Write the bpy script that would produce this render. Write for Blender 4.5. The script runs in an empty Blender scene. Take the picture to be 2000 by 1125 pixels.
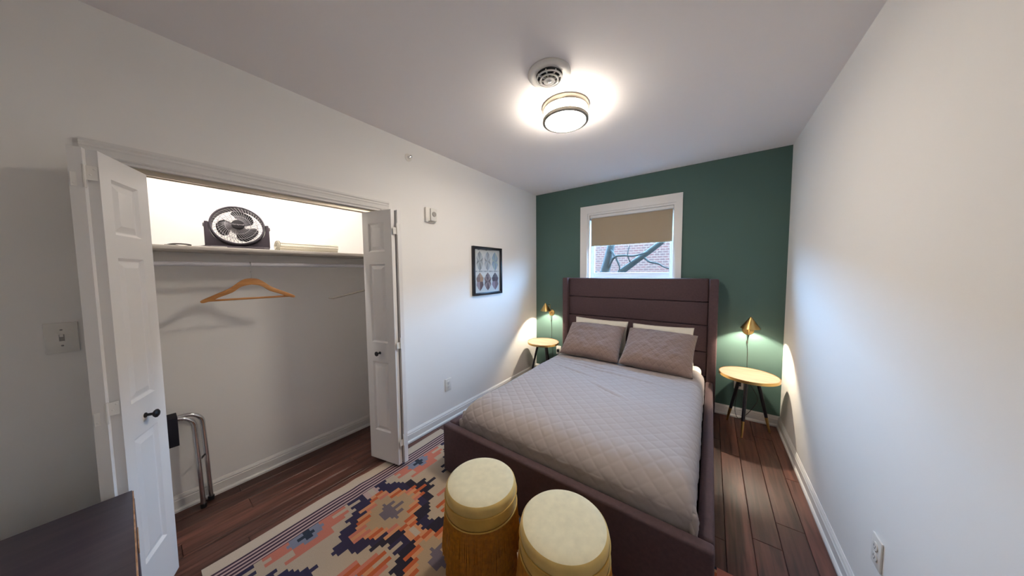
import bpy, bmesh, math, random
from mathutils import Vector, Matrix, noise

random.seed(7)
scene = bpy.context.scene
COL = scene.collection

# ------------------------------------------------------------------ room dimensions (metres)
XL, XR, YB, ZC = -1.989, 0.529, 3.317, 2.452        # left wall, right wall, far (green) wall, ceiling
YN = -0.62                                          # wall behind the camera
CX = -2.53                                          # closet back wall
CY0, CY1 = -0.34, 1.42                              # closet end walls
OY0, OY1, OZ = -0.04, 1.09, 1.87                    # closet opening
WX0, WX1, WZ0, WZ1 = -1.25, -0.31, 1.27, 2.105      # window opening

# ------------------------------------------------------------------ camera
def setup_camera():
    f, yaw, pitch, roll = 534.84, 0.62903, 0.05804, -0.0084
    fwd = Vector((-math.sin(yaw)*math.cos(pitch), math.cos(yaw)*math.cos(pitch), -math.sin(pitch)))
    right = Vector((math.cos(yaw), math.sin(yaw), 0)); up = right.cross(fwd)
    r2 = math.cos(roll)*right + math.sin(roll)*up
    u2 = -math.sin(roll)*right + math.cos(roll)*up
    cam = bpy.data.cameras.new('camera'); o = bpy.data.objects.new('camera', cam); COL.objects.link(o)
    cam.sensor_fit = 'HORIZONTAL'; cam.sensor_width = 36.0; cam.lens = 36.0*f/2000.0
    cam.clip_start = 0.02; cam.clip_end = 200
    M = Matrix((r2, u2, -fwd)).transposed().to_4x4(); M.translation = (0, 0, 1.4)
    o.matrix_world = M
    scene.camera = o
setup_camera()

# ------------------------------------------------------------------ world, daylight, exposure
SKY = 51.0
LAMP = 88.0
SCONCE = 11000.0
CLOSET = 130.0
w = bpy.data.worlds.new('overcast_sky'); scene.world = w; w.use_nodes = True
bg = w.node_tree.nodes['Background']; bg.inputs[0].default_value = (0.29, 0.57, 1.0, 1); bg.inputs[1].default_value = SKY
scene.view_settings.view_transform = 'Standard'; scene.view_settings.look = 'None'
scene.view_settings.gamma = 1.0; scene.view_settings.use_curve_mapping = False
scene.view_settings.exposure = 0.3
pl = bpy.data.lights.new('window_portal', 'AREA'); pl.shape = 'RECTANGLE'; pl.size = WX1-WX0; pl.size_y = WZ1-WZ0
pl.cycles.is_portal = True
po = bpy.data.objects.new('window_portal', pl); COL.objects.link(po)
po.location = ((WX0+WX1)/2, YB+0.16, (WZ0+WZ1)/2); po.rotation_euler = (math.radians(-90), 0, 0)

# ------------------------------------------------------------------ materials
def lin(c):
    if isinstance(c, str):
        c = tuple(int(c[i:i+2], 16)/255 for i in (0, 2, 4))
    return tuple(x/12.92 if x <= .04045 else ((x+.055)/1.055)**2.4 for x in c[:3])
def newmat(name):
    m = bpy.data.materials.new(name); m.use_nodes = True
    return m, m.node_tree.nodes, m.node_tree.links, m.node_tree.nodes['Principled BSDF']
def mat(name, col, rough=.6, metal=0, bump=0, bscale=200, var=0, vscale=3, sheen=0, sheentint=None, coat=0, emit=0, emitcol=None, spec=None):
    m, N, L, B = newmat(name)
    c = lin(col); B.inputs['Base Color'].default_value = (*c, 1)
    B.inputs['Roughness'].default_value = rough; B.inputs['Metallic'].default_value = metal
    if spec is not None: B.inputs['Specular IOR Level'].default_value = spec
    if sheen:
        B.inputs['Sheen Weight'].default_value = sheen; B.inputs['Sheen Roughness'].default_value = .4
        B.inputs['Sheen Tint'].default_value = (*lin(sheentint or 'ffffff'), 1)
    if coat: B.inputs['Coat Weight'].default_value = coat
    if emit:
        B.inputs['Emission Color'].default_value = (*(emitcol or (1, 1, 1)), 1); B.inputs['Emission Strength'].default_value = emit
    if var or bump:
        tc = N.new('ShaderNodeTexCoord')
    if var:
        n = N.new('ShaderNodeTexNoise'); n.inputs['Scale'].default_value = vscale; n.inputs['Detail'].default_value = 4
        L.new(tc.outputs['Object'], n.inputs['Vector'])
        r = N.new('ShaderNodeValToRGB'); r.color_ramp.elements[0].position = .3; r.color_ramp.elements[1].position = .7
        r.color_ramp.elements[0].color = (*[x*(1-var) for x in c], 1); r.color_ramp.elements[1].color = (*[min(1, x*(1+var)) for x in c], 1)
        L.new(n.outputs['Fac'], r.inputs['Fac']); L.new(r.outputs['Color'], B.inputs['Base Color'])
    if bump:
        n = N.new('ShaderNodeTexNoise'); n.inputs['Scale'].default_value = bscale; n.inputs['Detail'].default_value = 3
        L.new(tc.outputs['Object'], n.inputs['Vector'])
        b = N.new('ShaderNodeBump'); b.inputs['Strength'].default_value = bump; b.inputs['Distance'].default_value = .002
        L.new(n.outputs['Fac'], b.inputs['Height']); L.new(b.outputs['Normal'], B.inputs['Normal'])
    return m
def wood(name, dark, light, scale=(60, 2.2, 60), rough=.4, bump=.25, rand=.35, mid=None):
    m, N, L, B = newmat(name)
    tc = N.new('ShaderNodeTexCoord'); oi = N.new('ShaderNodeObjectInfo')
    add = N.new('ShaderNodeVectorMath'); add.operation = 'ADD'
    mul = N.new('ShaderNodeVectorMath'); mul.operation = 'MULTIPLY'; mul.inputs[1].default_value = scale
    sc = N.new('ShaderNodeMath'); sc.operation = 'MULTIPLY'; sc.inputs[1].default_value = 37.0
    L.new(oi.outputs['Random'], sc.inputs[0])
    L.new(tc.outputs['Object'], mul.inputs[0]); L.new(mul.outputs[0], add.inputs[0]); L.new(sc.outputs[0], add.inputs[1])
    n = N.new('ShaderNodeTexNoise'); n.inputs['Scale'].default_value = 1; n.inputs['Detail'].default_value = 6; n.inputs['Distortion'].default_value = .6
    L.new(add.outputs[0], n.inputs['Vector'])
    r = N.new('ShaderNodeValToRGB'); e = r.color_ramp.elements
    e[0].position = .3; e[1].position = .72; e[0].color = (*lin(dark), 1); e[1].color = (*lin(light), 1)
    L.new(n.outputs['Fac'], r.inputs['Fac'])
    hs = N.new('ShaderNodeHueSaturation'); mr = N.new('ShaderNodeMapRange')
    mr.inputs['To Min'].default_value = 1-rand; mr.inputs['To Max'].default_value = 1+rand
    L.new(oi.outputs['Random'], mr.inputs['Value']); L.new(mr.outputs[0], hs.inputs['Value'])
    L.new(r.outputs['Color'], hs.inputs['Color']); L.new(hs.outputs['Color'], B.inputs['Base Color'])
    B.inputs['Roughness'].default_value = rough
    b = N.new('ShaderNodeBump'); b.inputs['Strength'].default_value = bump; b.inputs['Distance'].default_value = .003
    L.new(n.outputs['Fac'], b.inputs['Height']); L.new(b.outputs['Normal'], B.inputs['Normal'])
    return m
def diamond_fabric(name, col, period, strength=.6):
    """woven cloth with stitched diamonds as fine relief (object X/Z or X/Y)"""
    m, N, L, B = newmat(name)
    B.inputs['Base Color'].default_value = (*lin(col), 1); B.inputs['Roughness'].default_value = .85
    B.inputs['Sheen Weight'].default_value = .25
    tc = N.new('ShaderNodeTexCoord'); sp = N.new('ShaderNodeSeparateXYZ'); L.new(tc.outputs['Object'], sp.inputs[0])
    hs = []
    for s in (1, -1):
        a = N.new('ShaderNodeMath'); a.operation = 'MULTIPLY_ADD'; a.inputs[1].default_value = s
        L.new(sp.outputs['Y'], a.inputs[0]); L.new(sp.outputs['X'], a.inputs[2])
        k = N.new('ShaderNodeMath'); k.operation = 'MULTIPLY'; k.inputs[1].default_value = math.pi/period; L.new(a.outputs[0], k.inputs[0])
        sn = N.new('ShaderNodeMath'); sn.operation = 'SINE'; L.new(k.outputs[0], sn.inputs[0])
        ab = N.new('ShaderNodeMath'); ab.operation = 'ABSOLUTE'; L.new(sn.outputs[0], ab.inputs[0])
        pw = N.new('ShaderNodeMath'); pw.operation = 'POWER'; pw.inputs[1].default_value = .4; L.new(ab.outputs[0], pw.inputs[0]); hs.append(pw)
    mn = N.new('ShaderNodeMath'); mn.operation = 'MINIMUM'; L.new(hs[0].outputs[0], mn.inputs[0]); L.new(hs[1].outputs[0], mn.inputs[1])
    nz = N.new('ShaderNodeTexNoise'); nz.inputs['Scale'].default_value = 14; nz.inputs['Detail'].default_value = 5; L.new(tc.outputs['Object'], nz.inputs['Vector'])
    ad = N.new('ShaderNodeMath'); ad.operation = 'MULTIPLY_ADD'; ad.inputs[1].default_value = 1.3; L.new(nz.outputs['Fac'], ad.inputs[0]); L.new(mn.outputs[0], ad.inputs[2])
    b = N.new('ShaderNodeBump'); b.inputs['Strength'].default_value = strength; b.inputs['Distance'].default_value = .006
    L.new(ad.outputs[0], b.inputs['Height']); L.new(b.outputs['Normal'], B.inputs['Normal'])
    return m

M = {}
M['wall'] = mat('white_wall_paint', 'f4f1ed', .75, bump=.05, bscale=300)
M['ceil'] = mat('ceiling_paint', 'f5f0ef', .85, bump=.05, bscale=200)
M['green'] = mat('green_wall_paint', '4a655e', .7, bump=.05, bscale=300)
M['trim'] = mat('white_semi_gloss_trim', 'e6e3df', .4)
M['door'] = mat('white_door_paint', 'ece9e6', .45)
M['plastic'] = mat('white_plastic', 'e9e5de', .4)
M['slot'] = mat('dark_slot', '1c1a1a', .6)
M['floor'] = wood('dark_walnut_plank', '361d16', '70463a', (38, 2.4, 38), .36, .35, .3)
M['subfloor'] = mat('dark_subfloor', '150c0a', .8)
M['bedfab'] = mat('dark_brown_upholstery', '4c3739', .82, bump=.3, bscale=700, var=.12, vscale=60, sheen=.2, sheentint='b8a8b0')
M['bedseam'] = mat('dark_seam_cloth', '2a1e20', .9)
M['quilt'] = mat('taupe_quilt_cotton', 'a09591', .85, bump=.15, bscale=500, sheen=.15)
M['sham'] = diamond_fabric('taupe_quilted_sham', '846d62', .052, .5)
M['white_cotton'] = mat('white_cotton', 'e6ded0', .8, bump=.2, bscale=25)
M['velvet_sheen_top'] = mat('velvet_painted_sheen', 'd6c9a4', .8, var=.06, vscale=30, sheen=.5, sheentint='fff6dc')  # same gold velvet; pale sheen from above painted into the base colour
M['velvet'] = mat('mustard_velvet', 'cba04a', .75, var=.12, vscale=14, sheen=.45, sheentint='ffe8b0')
M['velvet_sheen_edge'] = mat('velvet_painted_sheen_edge', 'd2b168', .75, var=.1, vscale=14, sheen=.5, sheentint='fff0c8')  # in-between tone, painted fade from the sheen-pale top to the gold side
M['fringe'] = mat('gold_fringe_thread', 'bd7d18', .55, var=.25, vscale=60, sheen=.2)
M['fringe_core'] = mat('dark_gold_lining', '8f5a12', .8)
M['tabletop'] = wood('mango_wood_top', 'a07a64', 'bd9a84', (4, 40, 40), .4, .1, .05)
M['brass'] = mat('brushed_brass', 'cba869', .28, 1.0)
M['navy'] = mat('navy_black_lacquer', '17141d', .4)
M['black'] = mat('black_plastic', '151216', .45)
M['blackframe'] = mat('black_frame_wood', '17151b', .35)
M['nickel'] = mat('brushed_nickel', 'c9bfae', .35, 1.0)
M['satin'] = mat('satin_grey_ring', 'a39c90', .6, .3)
M['chrome'] = mat('chrome', 'd8d8da', .12, 1.0)
M['lampglass'] = mat('lit_opal_glass', 'ffffff', .3, emit=LAMP, emitcol=(1.0, .90, .77))
M['lampside'] = mat('lit_opal_side_glass', 'ffffff', .3, emit=LAMP*.55, emitcol=(1.0, .90, .77))
M['bulb'] = mat('lit_bulb', 'ffffff', .3, emit=SCONCE, emitcol=(1.0, .87, .68))
M['tube'] = mat('lit_tube', 'ffffff', .3, emit=CLOSET, emitcol=(1.0, .95, .90))
M['hanger'] = wood('honey_hanger_wood', 'a86c34', 'cf9658', (40, 4, 40), .4, .05, .05)
M['dresser'] = wood('espresso_dresser', '2b2230', '43363f', (30, 3, 30), .35, .1, .1)
M['rawwood'] = wood('raw_pine_edge', 'a87850', 'd8b090', (30, 3, 30), .6, .2, .1)
M['fanplastic'] = mat('grey_black_fan_plastic', '48424a', .4)
M['fanwire'] = mat('grey_fan_wire', 'a5a0a4', .4)
M['fanbase'] = mat('charcoal_fan_base', '4a434a', .35)
M['blade'] = mat('dark_purple_fan_blade', '0f0b11', .4)
M['silver_ink'] = mat('silver_lettering', 'b8b0b4', .5)
M['towel'] = mat('cream_towel', 'd8d2c0', .9, bump=.8, bscale=120)
M['cord'] = mat('grey_cord', '9a9690', .6)
M['palegrey'] = mat('pale_grey_plastic', 'c4bcb2', .5)
M['darkcord'] = mat('dark_brown_cord', '2c261f', .6)
M['shade'] = mat('tan_roller_fabric', 'a8977f', .85, bump=.1, bscale=600)
M['navyfab'] = mat('navy_webbing', '191826', .85)
M['paper'] = mat('white_paper', 'e6e3de', .7)
M['bark'] = mat('grey_bark', '2b2a22', .9, bump=.5, bscale=20, var=.3, vscale=6)
M['ground'] = mat('grey_pavement', '3c3c3a', .9, var=.2)
M['outwhite'] = mat('white_window_paint', '8f9695', .6)
M['shelfpaint'] = mat('shelf_white_paint', 'cfc7bd', .6)
M['rod'] = mat('painted_closet_rod', 'cfcdd2', .45)

def glassmat():
    m, N, L, B = newmat('clear_window_glass')
    N.remove(B); t = N.new('ShaderNodeBsdfTransparent'); t.inputs[0].default_value = (.96, .98, .98, 1)
    g = N.new('ShaderNodeBsdfGlossy'); g.inputs['Roughness'].default_value = .02
    mx = N.new('ShaderNodeMixShader'); mx.inputs[0].default_value = .05
    L.new(t.outputs[0], mx.inputs[1]); L.new(g.outputs[0], mx.inputs[2]); L.new(mx.outputs[0], N['Material Output'].inputs[0])
    return m
M['glass'] = glassmat()
def brickmat():
    m, N, L, B = newmat('red_brick_facade')
    tc = N.new('ShaderNodeTexCoord'); mp = N.new('ShaderNodeMapping'); mp.inputs['Rotation'].default_value = (math.radians(90), 0, 0)
    L.new(tc.outputs['Object'], mp.inputs[0])
    b = N.new('ShaderNodeTexBrick'); b.inputs['Scale'].default_value = 2.4
    b.inputs['Color1'].default_value = (.085, .022, .012, 1); b.inputs['Color2'].default_value = (.060, .022, .013, 1); b.inputs['Mortar'].default_value = (.135, .075, .046, 1)
    b.inputs['Mortar Size'].default_value = .03
    L.new(mp.outputs[0], b.inputs['Vector']); L.new(b.outputs['Color'], B.inputs['Base Color']); B.inputs['Roughness'].default_value = .9
    return m
M['brick'] = brickmat()
def colattr(name, rough=.9, bump=.4, bscale=350):
    m, N, L, B = newmat(name)
    a = N.new('ShaderNodeAttribute'); a.attribute_name = 'Col'
    tc = N.new('ShaderNodeTexCoord'); n = N.new('ShaderNodeTexNoise'); n.inputs['Scale'].default_value = bscale
    L.new(tc.outputs['Object'], n.inputs['Vector'])
    hs = N.new('ShaderNodeHueSaturation'); mr = N.new('ShaderNodeMapRange'); mr.inputs['To Min'].default_value = .8; mr.inputs['To Max'].default_value = 1.2
    L.new(n.outputs['Fac'], mr.inputs['Value']); L.new(mr.outputs[0], hs.inputs['Value']); L.new(a.outputs['Color'], hs.inputs['Color'])
    L.new(hs.outputs['Color'], B.inputs['Base Color']); B.inputs['Roughness'].default_value = rough
    if bump:
        b = N.new('ShaderNodeBump'); b.inputs['Strength'].default_value = bump; b.inputs['Distance'].default_value = .002
        L.new(n.outputs['Fac'], b.inputs['Height']); L.new(b.outputs['Normal'], B.inputs['Normal'])
    return m
M['rug'] = colattr('woven_kilim_wool')
M['print'] = colattr('printed_art_paper', .5, 0)

# ------------------------------------------------------------------ mesh helpers
class MB:
    def __init__(s): s.v = []; s.f = []
    def add(s, vs, fs, T=None):
        o = len(s.v); s.v += [(T @ Vector(p)) if T else Vector(p) for p in vs]; s.f += [tuple(i+o for i in f) for f in fs]; return s
    def box(s, x0, x1, y0, y1, z0, z1, T=None):
        return s.add([(x0,y0,z0),(x1,y0,z0),(x1,y1,z0),(x0,y1,z0),(x0,y0,z1),(x1,y0,z1),(x1,y1,z1),(x0,y1,z1)],
                     [(3,2,1,0),(4,5,6,7),(0,1,5,4),(1,2,6,5),(2,3,7,6),(3,0,4,7)], T)
    def frustum(s, a, b, T=None):
        """two quads (lists of 4 points) joined: a is the base, b the raised face"""
        return s.add(a+b, [(3,2,1,0),(4,5,6,7),(0,1,5,4),(1,2,6,5),(2,3,7,6),(3,0,4,7)], T)
    def lathe(s, prof, seg=32, T=None, cap0=True, cap1=True):
        vs, fs = [], []
        for r, z in prof:
            for i in range(seg):
                a = 2*math.pi*i/seg; vs.append((r*math.cos(a), r*math.sin(a), z))
        n = len(prof)
        for j in range(n-1):
            for i in range(seg):
                k = (i+1) % seg; fs.append((j*seg+i, j*seg+k, (j+1)*seg+k, (j+1)*seg+i))
        if cap0: fs.append(tuple(reversed(range(seg))))
        if cap1: fs.append(tuple((n-1)*seg+i for i in range(seg)))
        return s.add(vs, fs, T)
    def tube(s, pts, r, seg=10, closed=False, T=None):
        pts = [Vector(p) for p in pts]; n = len(pts)
        rr = r if isinstance(r, (list, tuple)) else [r]*n
        vs, fs = [], []; prev = None
        for i, p in enumerate(pts):
            if closed: t = pts[(i+1) % n]-pts[i-1]
            else: t = pts[min(i+1, n-1)]-pts[max(i-1, 0)]
            t.normalize()
            if prev is None:
                u = t.cross(Vector((0, 0, 1)))
                if u.length < 1e-3: u = t.cross(Vector((1, 0, 0)))
            else: u = prev - t*prev.dot(t)
            u.normalize(); prev = u; v = t.cross(u)
            for k in range(seg):
                a = 2*math.pi*k/seg; vs.append(p + rr[i]*(math.cos(a)*u+math.sin(a)*v))
        m = n if closed else n-1
        for i in range(m):
            j = (i+1) % n
            for k in range(seg):
                l = (k+1) % seg; fs.append((i*seg+k, i*seg+l, j*seg+l, j*seg+k))
        if not closed: fs += [tuple(reversed(range(seg))), tuple((n-1)*seg+k for k in range(seg))]
        return s.add(vs, fs, T)
    def prism(s, poly, axis, a, b, T=None):
        """extrude a 2-D polygon along an axis: axis 0 -> poly is (y,z), 1 -> (x,z), 2 -> (x,y)"""
        def P(q, t): return [(t, q[0], q[1]), (q[0], t, q[1]), (q[0], q[1], t)][axis]
        n = len(poly); vs = [P(q, a) for q in poly]+[P(q, b) for q in poly]
        fs = [tuple(reversed(range(n))), tuple(n+i for i in range(n))]+[(i, (i+1) % n, n+(i+1) % n, n+i) for i in range(n)]
        return s.add(vs, fs, T)
    def mesh(s, name, m, bevel=0, seg=2, smooth=None):
        me = bpy.data.meshes.new(name); me.from_pydata([tuple(p) for p in s.v], [], s.f)
        bm = bmesh.new(); bm.from_mesh(me); bmesh.ops.recalc_face_normals(bm, faces=bm.faces)
        if bevel:
            ed = [e for e in bm.edges if len(e.link_faces) == 2 and e.calc_face_angle(0) > .5]
            bmesh.ops.bevel(bm, geom=ed, offset=bevel, segments=seg, affect='EDGES', profile=.5, clamp_overlap=True)
        bm.to_mesh(me); bm.free()
        if smooth is None: smooth = bevel > 0
        if smooth:
            for p in me.polygons: p.use_smooth = True
            me.set_sharp_from_angle(angle=math.radians(42))
        me.materials.append(M[m] if isinstance(m, str) else m)
        return me
    def build(s, name, m, parent=None, bevel=0, seg=2, smooth=None, loc=None, rot=None):
        return link(name, s.mesh(name, m, bevel, seg, smooth), parent, loc, rot)
def link(name, me, parent=None, loc=None, rot=None):
    o = bpy.data.objects.new(name, me); COL.objects.link(o)
    if parent: o.parent = parent
    if loc: o.location = loc
    if rot: o.rotation_euler = rot
    return o
def tag(o, label=None, cat=None, group=None, kind=None):
    for k, v in (('label', label), ('category', cat), ('group', group), ('kind', kind)):
        if v: o[k] = v
    return o
def thing(name, label, cat, loc=(0, 0, 0), rz=0, group=None):
    o = bpy.data.objects.new(name, None); COL.objects.link(o); o.empty_display_size = .05
    o.location = loc; o.rotation_euler = (0, 0, rz); return tag(o, label, cat, group)
def struct_empty(name):
    o = bpy.data.objects.new(name, None); COL.objects.link(o); return tag(o, kind='structure')
def copy_tree(o, parent=None):
    c = o.copy(); COL.objects.link(c)
    if parent: c.parent = parent
    for ch in list(o.children): copy_tree(ch, c)
    return c
def setcol(me, cols):
    at = me.color_attributes.new('Col', 'FLOAT_COLOR', 'CORNER')
    for p in me.polygons:
        for li in p.loop_indices: at.data[li].color = cols[p.index]
def T3(x=0, y=0, z=0): return Matrix.Translation((x, y, z))
RX = lambda a: Matrix.Rotation(a, 4, 'X'); RY = lambda a: Matrix.Rotation(a, 4, 'Y'); RZ = lambda a: Matrix.Rotation(a, 4, 'Z')
def bez(pts, n=8):
    """Catmull-Rom smoothing of a polyline"""
    P = [Vector(p) for p in pts]; out = []
    for i in range(len(P)-1):
        a, b, c, d = P[max(i-1, 0)], P[i], P[i+1], P[min(i+2, len(P)-1)]
        for k in range(n):
            t = k/n; out.append(.5*((2*b)+(c-a)*t+(2*a-5*b+4*c-d)*t*t+(-a+3*b-3*c+d)*t**3))
    out.append(P[-1]); return out

# ================================================================== STRUCTURE
# ---- walls
b = MB(); X0 = XL-.10
b.box(X0, XL, YN-.1, OY0, 0, ZC); b.box(X0, XL, OY1, YB+.15, 0, ZC); b.box(X0, XL, OY0, OY1, OZ, ZC)
tag(b.build('wall_left', 'wall'), kind='structure')
tag(MB().box(XR, XR+.1, YN-.1, YB+.15, 0, ZC).build('wall_right', 'wall'), kind='structure')
b = MB()
b.box(XL, WX0, YB, YB+.15, 0, ZC); b.box(WX1, XR, YB, YB+.15, 0, ZC); b.box(WX0, WX1, YB, YB+.15, 0, WZ0); b.box(WX0, WX1, YB, YB+.15, WZ1, ZC)
tag(b.build('wall_far', 'green'), kind='structure')
tag(MB().box(XL, XR, YN-.1, YN, 0, ZC).build('wall_near', 'wall'), kind='structure')
tag(MB().box(CX-.1, CX, CY0-.1, CY1+.1, 0, ZC).build('wall_closet_back', 'wall'), kind='structure')
b = MB(); b.box(CX, X0, CY0-.1, CY0, 0, ZC)
tag(b.build('wall_closet_left', 'wall'), kind='structure')
tag(MB().box(CX, X0, CY1, CY1+.1, 0, ZC).build('wall_closet_right', 'wall'), kind='structure')
tag(MB().box(CX-.1, XR+.1, YN-.1, YB+.15, ZC, ZC+.1).build('ceiling', 'ceil'), kind='structure')

# ---- floor with planks
floor = tag(MB().box(CX-.1, XR+.1, YN-.1, YB+.15, -.12, -.0125).build('floor', 'subfloor'), kind='structure')
PW = .1145
def plank_mesh(wd, ln):
    c = .0022; g = .0007; a = wd/2-g; h = ln/2-g; B_ = MB()
    B_.frustum([(-a,-h,-.012),(a,-h,-.012),(a,h,-.012),(-a,h,-.012)], [(-a,-h,-c),(a,-h,-c),(a,h,-c),(-a,h,-c)])
    B_.f.pop(1)
    B_.add([(-a,-h,-c),(a,-h,-c),(a,h,-c),(-a,h,-c),(-a+c,-h+c,0),(a-c,-h+c,0),(a-c,h-c,0),(-a+c,h-c,0)], [(4,5,6,7),(0,1,5,4),(1,2,6,5),(2,3,7,6),(3,0,4,7)])
    return B_.mesh('floor_plank', 'floor')
def lay(x0, x1, y0, y1, joints):
    ys = [y0]+[j for j in sorted(joints) if y0+.1 < j < y1-.1]+[y1]
    for a, c in zip(ys, ys[1:]):
        link('floor_plank', plank_mesh(x1-x0, c-a), floor, ((x0+x1)/2, (a+c)/2, 0))
xs = .097
rows = []
x = xs+PW*4
while x > CX:
    x -= PW; rows.append(x)
rng = random.Random(3)
fixed = {0: [.5, 1.45, 2.6], 1: [.9, 1.83, 2.9], 2: [.6, 2.02, 3.0], 3: [1.2, 2.5]}
for x in rows:
    k = round((x-xs)/PW)
    x1 = min(x+PW, XR); x0 = x
    if x1-x0 < .01: continue
    if k in (0, 1, 2, 3): J = fixed[k]
    else:
        J = []; y = YN+rng.uniform(.2, 1.0)
        while y < YB: J.append(y); y += rng.uniform(.75, 1.25)
    if x0 >= XL: lay(x0, x1, YN, YB, J)
    elif x1 <= X0: lay(max(x0, CX), x1, CY0, CY1, J)
    elif x1 <= XL: lay(x0, x1, OY0, OY1, J) if x0 > X0 else (lay(x0, X0, CY0, CY1, J), lay(X0, x1, OY0, OY1, J))
    else: lay(x0, XL, OY0, OY1, []), lay(XL, x1, YN, YB, J)

# ---- baseboards (profiled)
BH = .094
prof = [(0, 0), (.024, 0), (.024, .012), (.018, .020), (.014, .022), (.014, .066), (.0105, .070), (.0125, .076), (.0095, .084), (.005, .090), (.003, BH), (0, BH)]
def baseboard(name, plane, sgn, ax, a, c, gaps=()):
    """plane coordinate of the wall face; sgn direction into the room; ax 1 = runs along Y, 0 = along X"""
    b = MB()
    b.prism([(plane+sgn*d, z) for d, z in prof], 1 if ax == 1 else 0, a, c)
    tag(b.build(name, 'trim', smooth=False), kind='structure')
baseboard('baseboard_left', XL, 1, 1, OY1+.06, YB)
baseboard('baseboard_left_near', XL, 1, 1, YN, OY0-.06)
baseboard('baseboard_right', XR, -1, 1, YN, YB)
baseboard('baseboard_far', YB, -1, 0, XL, XR)
baseboard('baseboard_closet', CX, 1, 1, CY0, CY1)

# ---- closet casing (trim_1): stepped colonial profile
tr = struct_empty('trim_1')
cw = .062
def casing_bar(name, ax, a, c, pos, dirn, off=0):
    # cross-section: u across the width (0 inner .. cw outer), h proud of wall
    pr = [(0, 0), (0, .009), (.006, .012), (.012, .009), (.030, .011), (.036, .014), (.044, .012), (.052, .017), (cw, .017), (cw, 0)]
    b = MB()
    if ax == 1:   # runs along Y (head): u is z
        b.prism([(XL+h, pos+dirn*u) for u, h in pr], 1, a, c)
    else:         # runs along Z: u is y
        b.prism([(XL+h, pos+dirn*u) for u, h in pr], 2, a, c)
    return b.build(name, 'trim', tr)
casing_bar('head_casing', 1, OY0-cw, OY1+cw, OZ, 1)
casing_bar('side_casing', 2, 0, OZ, OY0, -1); casing_bar('side_casing', 2, 0, OZ, OY1, 1)
b = MB(); b.box(X0, XL+.004, OY0, OY0+.012, 0, OZ); b.build('side_jamb', 'trim', tr)
b = MB(); b.box(X0, XL+.004, OY1-.012, OY1, 0, OZ); b.build('side_jamb', 'trim', tr)
b = MB(); b.box(X0, XL+.004, OY0+.012, OY1-.012, OZ-.012, OZ); b.build('head_jamb', 'trim', tr)
b = MB(); b.box(-2.055, -2.045, OY0+.012, OY1-.012, OZ-.034, OZ-.012); b.box(-2.02, -2.01, OY0+.012, OY1-.012, OZ-.034, OZ-.012); b.build('door_track', 'nickel', tr)

# ---- bifold doors
DW, DT, DZ0, DZ1 = .272, .030, .030, 1.832
PANELS = [(.25, .765), (.905, 1.464), (1.55, 1.75)]
def leaf_parts(door, org, d, front_y0, x_open=(.055, .205), knob=False):
    """leaf local frame: x along d from org, y thickness (0 = front if front_y0 else DT = front)"""
    d = Vector((d[0], d[1], 0)).normalized(); t = Vector((-d.y, d.x, 0))
    Tm = Matrix((( d.x, t.x, 0, org[0]), (d.y, t.y, 0, org[1]), (0, 0, 1, 0), (0, 0, 0, 1)))
    b = MB(); xa, xb = x_open
    b.box(0, xa, 0, DT, DZ0, DZ1); b.box(xb, DW, 0, DT, DZ0, DZ1)
    zs = [DZ0]+[z for p in PANELS for z in p]+[DZ1]
    for i in range(0, len(zs), 2): b.box(xa, xb, 0, DT, zs[i], zs[i+1])
    for z0, z1 in PANELS:
        b.box(xa, xb, .009, DT-.009, z0, z1)
        for y0, y1 in ((0, .009), (DT, DT-.009)):   # sloped sticking round the opening
            e = .010
            outer = [(xa, y0, z0), (xb, y0, z0), (xb, y0, z1), (xa, y0, z1)]
            inner = [(xa+e, y1, z0+e), (xb-e, y1, z0+e), (xb-e, y1, z1-e), (xa+e, y1, z1-e)]
            b.add(outer+inner, [(0,1,5,4),(1,2,6,5),(2,3,7,6),(3,0,4,7)])
    lf = b.build('door_leaf', 'door', door); lf.matrix_local = Tm
    for z0, z1 in PANELS:
        p = MB()
        for y0, y1 in ((.009, .002), (DT-.009, DT-.002)):
            a = [(xa+.014, y0, z0+.014), (xb-.014, y0, z0+.014), (xb-.014, y0, z1-.014), (xa+.014, y0, z1-.014)]
            c = [(xa+.036, y1, z0+.036), (xb-.036, y1, z0+.036), (xb-.036, y1, z1-.036), (xa+.036, y1, z1-.036)]
            p.frustum(a, c)
        p.build('raised_panel', 'door', lf)
    if knob:
        kx, kz = DW*.47, .83
        k = MB(); y0 = 0 if front_y0 else DT; sg = -1 if front_y0 else 1
        k.lathe([(.010, 0), (.010, .003), (.0055, .006), (.0055, .020), (.012, .024), (.0165, .029), (.0165, .033), (.011, .0375), (.003, .039)], 24,
                T3(kx, y0, kz) @ RX(math.radians(90 if front_y0 else -90)))
        tag(k.build('door_knob', 'black', lf, smooth=True), label='small round black knob')
    return lf
def hinges(door, x, y, sy, zs, rot=0):
    for z in zs:
        h = MB(); Tm = T3(x, y, z) @ RZ(rot)
        h.box(.0005, .0025, -.026, -.001, -.034, .012, Tm); h.box(.0005, .0025, .001, .026, -.008, .040, Tm)
        h.lathe([(.0042, -.036), (.0042, .042)], 10, T3(x, y, z) @ RZ(rot) @ T3(.004, 0, 0))
        for yy, zz in ((-.020, -.024), (-.011, -.006), (.012, .010), (.020, .030)):
            h.lathe([(.003, .0024), (.002, .0032)], 8, Tm @ T3(0, yy, zz) @ RY(math.radians(90)))
        h.build('door_hinge', 'plastic', door)
door1 = struct_empty('door_1'); tag(door1, 'white panelled bifold door folded open at the left of the closet')
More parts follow.
